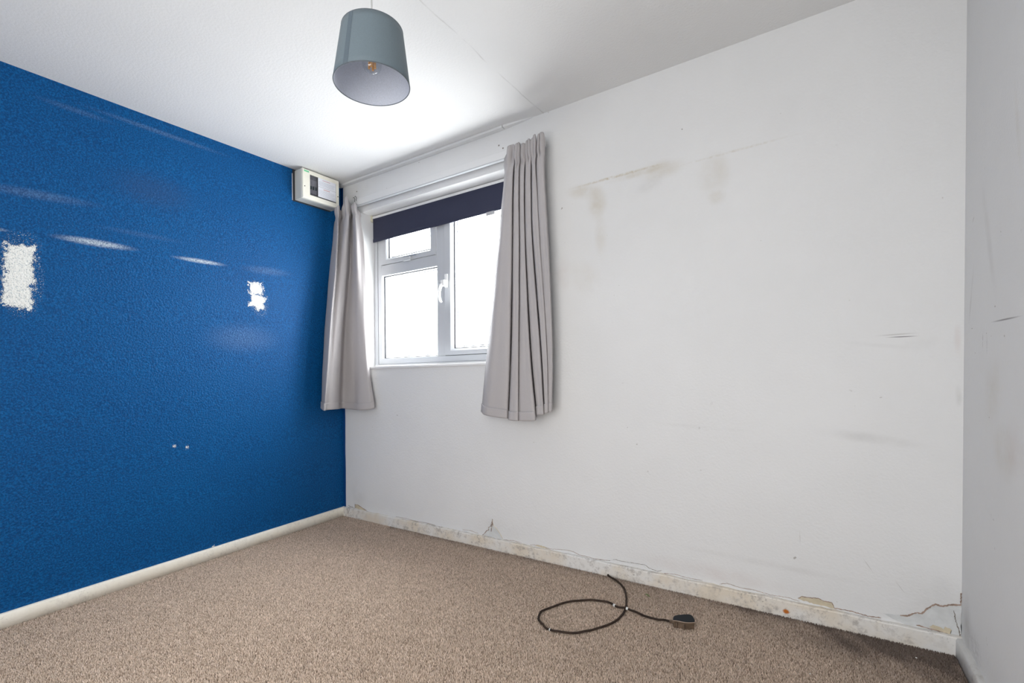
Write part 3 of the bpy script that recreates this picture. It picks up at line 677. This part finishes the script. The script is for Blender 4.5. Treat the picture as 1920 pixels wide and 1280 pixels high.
for i in range(3):
    y = 1.8935+i*.0185
    brk = finish('breaker', B_(bxf-.017, bxf-.009, y, y+.0175, 2.245, 2.335, bev=.001), simple('grey_breaker_plastic', (.48, .48, .49), .5), cu) if i == 0 else None
    if i == 0: first = brk
    else:
        brk = first.copy(); COL.objects.link(brk); brk.parent = cu; brk.location.y += i*.0185
    if i == 0:
        bm = bmesh.new(); box(bm, bxf-.009, bxf-.005, y+.004, y+.0135, 2.27, 2.292, bev=.001); tg0 = finish('toggle', bm, simple('teal_toggle', (.05, .12, .12), .4), brk)
    else:
        tg = tg0.copy(); COL.objects.link(tg); tg.parent = brk
finish('smoked_window', B_(bxf-.004, bxf-.0025, 1.890, 2.093, 2.227, 2.362), M_SMOKE, cov)
pap = finish('paper_notice', B_(bxf-.0025, bxf-.0018, 1.952, 2.0915, 2.236, 2.3625), simple('white_paper', (.82, .84, .90), .6), cov)
def strips(name, rows, col):
    bm = bmesh.new()
    for y0, y1, z, h in rows:
        y = y0
        while y < y1-.002:
            w = random.uniform(.004, .011); box(bm, bxf-.0018, bxf-.0016, y, min(y+w, y1), z, z+h); y += w+.0013
    finish(name, bm, simple(name+'_ink', col, .6), pap)['kind'] = 'stuff'
strips('print_lines', [(1.957+random.uniform(0, .002), 2.086-random.uniform(0, .018), 2.345-i*.0062, .0016) for i in range(1, 6)] + [(1.957, 2.084-random.uniform(0, .02), 2.288-i*.0066, .0015) for i in range(1, 8)], (.45, .48, .55))
strips('red_heading', [(1.987, 2.045, 2.351, .0028), (1.993, 2.045, 2.2905, .0034)], (.60, .18, .16))
bm = bmesh.new(); box(bm, bxf-.0018, bxf-.0016, 1.953, 2.091, 2.3035, 2.3046); finish('ruled_line', bm, simple('dark_ink', (.18, .19, .22), .6), pap)
finish('green_maker_label', B_(bxf-.0004, bxf+.0003, 1.848, 1.884, 2.3705, 2.381), simple('pale_green_label', (.18, .60, .32), .5), cov)
for y, z in ((1.852, 2.2747), (2.106, 2.2782)):
    bm = bmesh.new(); tube(bm, [(bxf-.001, y, z), (bxf+.0012, y, z)], .0036, 14); finish('screw', bm, simple('dark_screw', (.08, .07, .06), .4, metal=.5), cov)

# ------------------------------------------------------------------ pendant lamp
cx, cy, zb = -1.199, 1.0164, 1.9531
rb, rt, hh, tdx = .1166, .0935, .166, .004
pn = tag(empty('pendant_lamp', (cx, cy, H)), 'pendant lamp with tapered grey-blue fabric drum shade hanging from the ceiling', 'lamp')
def shade_pt(a, t, dr=0.0):
    r = rb+(rt-rb)*t+dr
    return (cx+tdx*t+r*math.cos(a), cy+r*math.sin(a), zb+hh*t)
def shell(dr, t0=0., t1=1., a0=0., a1=2*math.pi, seg=96, flip=False):
    bm = bmesh.new(); full = abs(a1-a0-2*math.pi) < 1e-6; rows = []
    for j in range(9):
        t = t0+(t1-t0)*j/8
        rows.append([bm.verts.new(shade_pt(a0+(a1-a0)*i/seg, t, dr)) for i in range(seg+(0 if full else 1))])
    for p, q in zip(rows, rows[1:]):
        for i in range(seg):
            i2 = (i+1) % len(p)
            bm.faces.new((p[i], p[i2], q[i2], q[i]))
    return bm
sh = finish('lamp_shade', shell(0), M_SHADE, pn, smooth=True)
md = sh.modifiers.new('s', 'SOLIDIFY'); md.thickness = .0008; md.offset = 1
finish('shade_lining', shell(-.0016), M_SHADEIN, sh, smooth=True)
aa = math.radians(274)
finish('seam_overlap', shell(.0012, 0.005, .995, aa, aa+.16, 8), fabric('shade_seam_fabric', (.105, .14, .17), .6, .05, 600), sh, smooth=True)
for t, rr in ((0, .0016), (1, .0014)):
    bm = bmesh.new(); pts = [shade_pt(2*math.pi*i/72, t, -.0002) for i in range(73)]
    tube(bm, pts, rr, 8, cap=False); finish('shade_rim', bm, simple('slate_binding_%d' % t, (.10, .12, .14), .6), sh, smooth=True)
# spider ring and arms at the top, lampholder, cord, ceiling rose
zt = zb+hh-.012
bm = bmesh.new(); lathe(bm, cx, cy, [(.019, zt-.002), (.024, zt-.002), (.024, zt+.002), (.019, zt+.002)], 24, True)
for k in range(3):
    a = k*2.0944+.4
    tube(bm, [(cx+.022*math.cos(a), cy+.022*math.sin(a), zt), (cx+tdx+(rt-.001)*math.cos(a), cy+(rt-.001)*math.sin(a), zt+.008)], .0016, 6)
finish('shade_carrier', bm, M_UPVC, pn)
bm = bmesh.new(); lathe(bm, cx, cy, [(0, zt+.035), (.008, zt+.034), (.014, zt+.018), (.019, zt+.010), (.019, zt-.022), (.016, zt-.040), (0, zt-.040)], 28); finish('lampholder', bm, M_UPVC, pn, smooth=True)
bm = bmesh.new(); tube(bm, [(cx, cy, zt+.03), (cx, cy, H-.02)], .0028, 10); finish('cord', bm, simple('grey_white_cord', (.55, .55, .55), .5), pn)
bm = bmesh.new(); lathe(bm, cx, cy, [(0, H-.03), (.012, H-.03), (.035, H-.022), (.04, H), (0, H)], 32); finish('ceiling_rose', bm, M_UPVC, pn, smooth=True)
zc = 2.018
bulb = finish('bulb', (lambda b: lathe(b, cx, cy, [(.013, zt-.040), (.0135, zc+.036), (.020, zc+.026), (.0275, zc+.012), (.030, zc), (.0285, zc-.010), (.023, zc-.020), (.013, zc-.027), (0, zc-.030)], 32))(bmesh.new()), M_BULBGLASS, pn, smooth=True)
M_FIL = simple('orange_filament', (.85, .42, .12), .4)
for k in range(4):
    a = k*math.pi/2+.6; r_ = .008
    bm = bmesh.new(); tube(bm, [(cx+r_*math.cos(a), cy+r_*math.sin(a), zc+.030), (cx+r_*1.2*math.cos(a), cy+r_*1.2*math.sin(a), zc-.014)], .0032, 8)
    finish('filament', bm, M_FIL, bulb)
bm = bmesh.new(); lathe(bm, cx, cy, [(0, zc+.04), (.013, zc+.04), (.014, zc+.050), (.013, zc+.072), (0, zc+.072)], 24); finish('bulb_cap', bm, M_CHROME, bulb, smooth=True)

# ------------------------------------------------------------------ cable and plug on the carpet
cab = [(-.872, 2.190), (-.86, 2.176), (-.825, 2.155), (-.7948, 2.1334), (-.7475, 2.0801), (-.7164, 2.0113), (-.690, 1.935), (-.6855, 1.9074), (-.682, 1.85), (-.6932, 1.7884), (-.7326, 1.7169), (-.77, 1.668),
       (-.8092, 1.6343), (-.8698, 1.6164), (-.91, 1.618), (-.9317, 1.6335), (-.960, 1.652), (-.9722, 1.6704), (-.983, 1.70), (-.9816, 1.7336), (-.9387, 1.8254), (-.89, 1.878), (-.8387, 1.9145), (-.7707, 1.9315),
       (-.7278, 1.9138), (-.6841, 1.9032), (-.6451, 1.9105), (-.60, 1.898), (-.5524, 1.8966), (-.515, 1.908), (-.478, 1.902)]
P = crom(cab, 10); P = [(x+.0015*noise.noise((i*.13, 0, 5)), y+.0025*noise.noise((i*.17, 4, 0)), .0095+.0018*noise.noise((i*.1, 1, 0))) for i, (x, y) in enumerate(P)]
# the second pass rides over the first where they cross
def over(i, z): x, y, _ = P[i]; P[i] = (x, y, z)
for i in range(len(P)):
    if i > 200:
        d = math.hypot(P[i][0]+.685, P[i][1]-1.904); P[i] = (P[i][0], P[i][1], P[i][2]+.009*math.exp(-(d/.025)**2))
for i in range(4): over(i, .006)
ld = tag(empty('power_cable', (-.75, 1.85, 0)), 'black power cable looped on the carpet and ending in a plug', 'cable')
bm = bmesh.new(); tube(bm, P, .0043, 10); cb = finish('cable', bm, simple('brown_black_rubber', (.040, .026, .019), .7, .2, bump=(120, .4, .003), var=.5, varscale=30), ld, smooth=True)
M_WTAPE = simple('white_tape', (.72, .72, .70), .5)
def collar(i0, i1, r):
    bm = bmesh.new(); tube(bm, P[i0:i1], r, 10); finish('tape_wrap', bm, M_WTAPE, cb, smooth=True)
def near(x, y, lo=0): return min(range(lo, len(P)), key=lambda i: (P[i][0]-x)**2+(P[i][1]-y)**2)
i = near(-.738, 1.918, 200); collar(i-1, i+2, .0062)
i = near(-.677, 1.904, 200); collar(i-1, i+2, .0060)
i = near(-.888, 1.616); collar(i, i+2, .0054)
out = [(-.4843, 1.8941), (-.4841, 1.9103), (-.4678, 1.9298), (-.4355, 1.952), (-.4197, 1.9447), (-.4056, 1.9143), (-.4094, 1.9033), (-.4361, 1.888), (-.4656, 1.8844), (-.4809, 1.8801)]
O2 = crom(out+[out[0]], 5)[:-1]; oc = O2.mean(0)
def prism(levels):
    bm = bmesh.new(); rows = [[bm.verts.new((oc[0]+(p[0]-oc[0])*s, oc[1]+(p[1]-oc[1])*s, z)) for p in O2] for s, z in levels]
    n = len(O2)
    for a, b in zip(rows, rows[1:]):
        for k in range(n): bm.faces.new((a[k], a[(k+1) % n], b[(k+1) % n], b[k]))
    bm.faces.new(rows[0][::-1]); bm.faces.new(rows[-1]); return bm
M_PLUGB = simple('dusty_brown_plug_body', (.13, .09, .062), .45, .4, var=.45, varscale=55)
plug = finish('plug', prism([(.86, .002), (.93, .004), (.95, .028), (1.0, .0295), (1.0, .0315)]), M_PLUGB, ld)
finish('plug_rim', prism([(1.005, .0302), (1.012, .0308), (1.012, .0322), (1.0, .0328)]), simple('worn_tan_edge', (.38, .29, .23), .5), plug)
finish('plug_face', prism([(.985, .0326), (.985, .0342), (.95, .0352)]), simple('black_plug_face', (.010, .013, .017), .6, .2), plug)
for t in (-.018, .010):
    bm = bmesh.new(); box(bm, oc[0]+t-.002, oc[0]+t+.002, oc[1]-.034, oc[1]-.029, .006, .026, bev=.001); finish('body_rib', bm, M_PLUGB, plug)
bm = bmesh.new(); tube(bm, [(-.500, 1.905, .010), (-.487, 1.902, .014), (-.478, 1.901, .016)], [.0055, .0068, .0085], 12); finish('cord_grip', bm, M_PLUGB, plug, smooth=True)

# ------------------------------------------------------------------ crumbs of plaster on the carpet
def crumb(x, y, s, mat, label, cat, group):
    bm = bmesh.new(); bmesh.ops.create_icosphere(bm, subdivisions=1, radius=s)
    for v in bm.verts: v.co = Vector((x+v.co.x*random.uniform(.7, 1.3), y+v.co.y*random.uniform(.7, 1.3), .0085+s*.4+v.co.z*random.uniform(.4, .7)))
    return tag(finish('plaster_crumb' if cat == 'crumb' else 'leaf_scrap', bm, mat, origin=(x, y, 0)), label, cat, group)
M_CR = simple('white_plaster_crumb', (.78, .77, .74), .8)
crumb(.2842, 2.0899, .0032, M_CR, 'tiny white plaster crumb on the dark carpet near the right corner', 'crumb', None)
crumb(-.0241, 1.813, .0026, M_CR, 'tiny white plaster crumb on the carpet at the bottom edge of the photo', 'crumb', None)
bm = bmesh.new(); n = 7; L = []
for i in range(n+1):
    t = i/n; w = .006*math.sin(math.pi*min(.98, t+.02)); L.append([bm.verts.new((-.652+.028*t, 2.078-.012*t+s*w, .0095+.002*math.sin(t*5)+abs(s)*.002)) for s in (-1, 0, 1)])
for a, b in zip(L, L[1:]):
    for k in range(2): bm.faces.new((a[k], a[k+1], b[k+1], b[k]))
o = tag(finish('leaf_scrap', bm, simple('dull_green_leaf', (.13, .17, .06), .7), origin=(-.64, 2.07, 0)), 'small dull green scrap on the carpet beside the cable loop', 'scrap')
md = o.modifiers.new('s', 'SOLIDIFY'); md.thickness = .0008
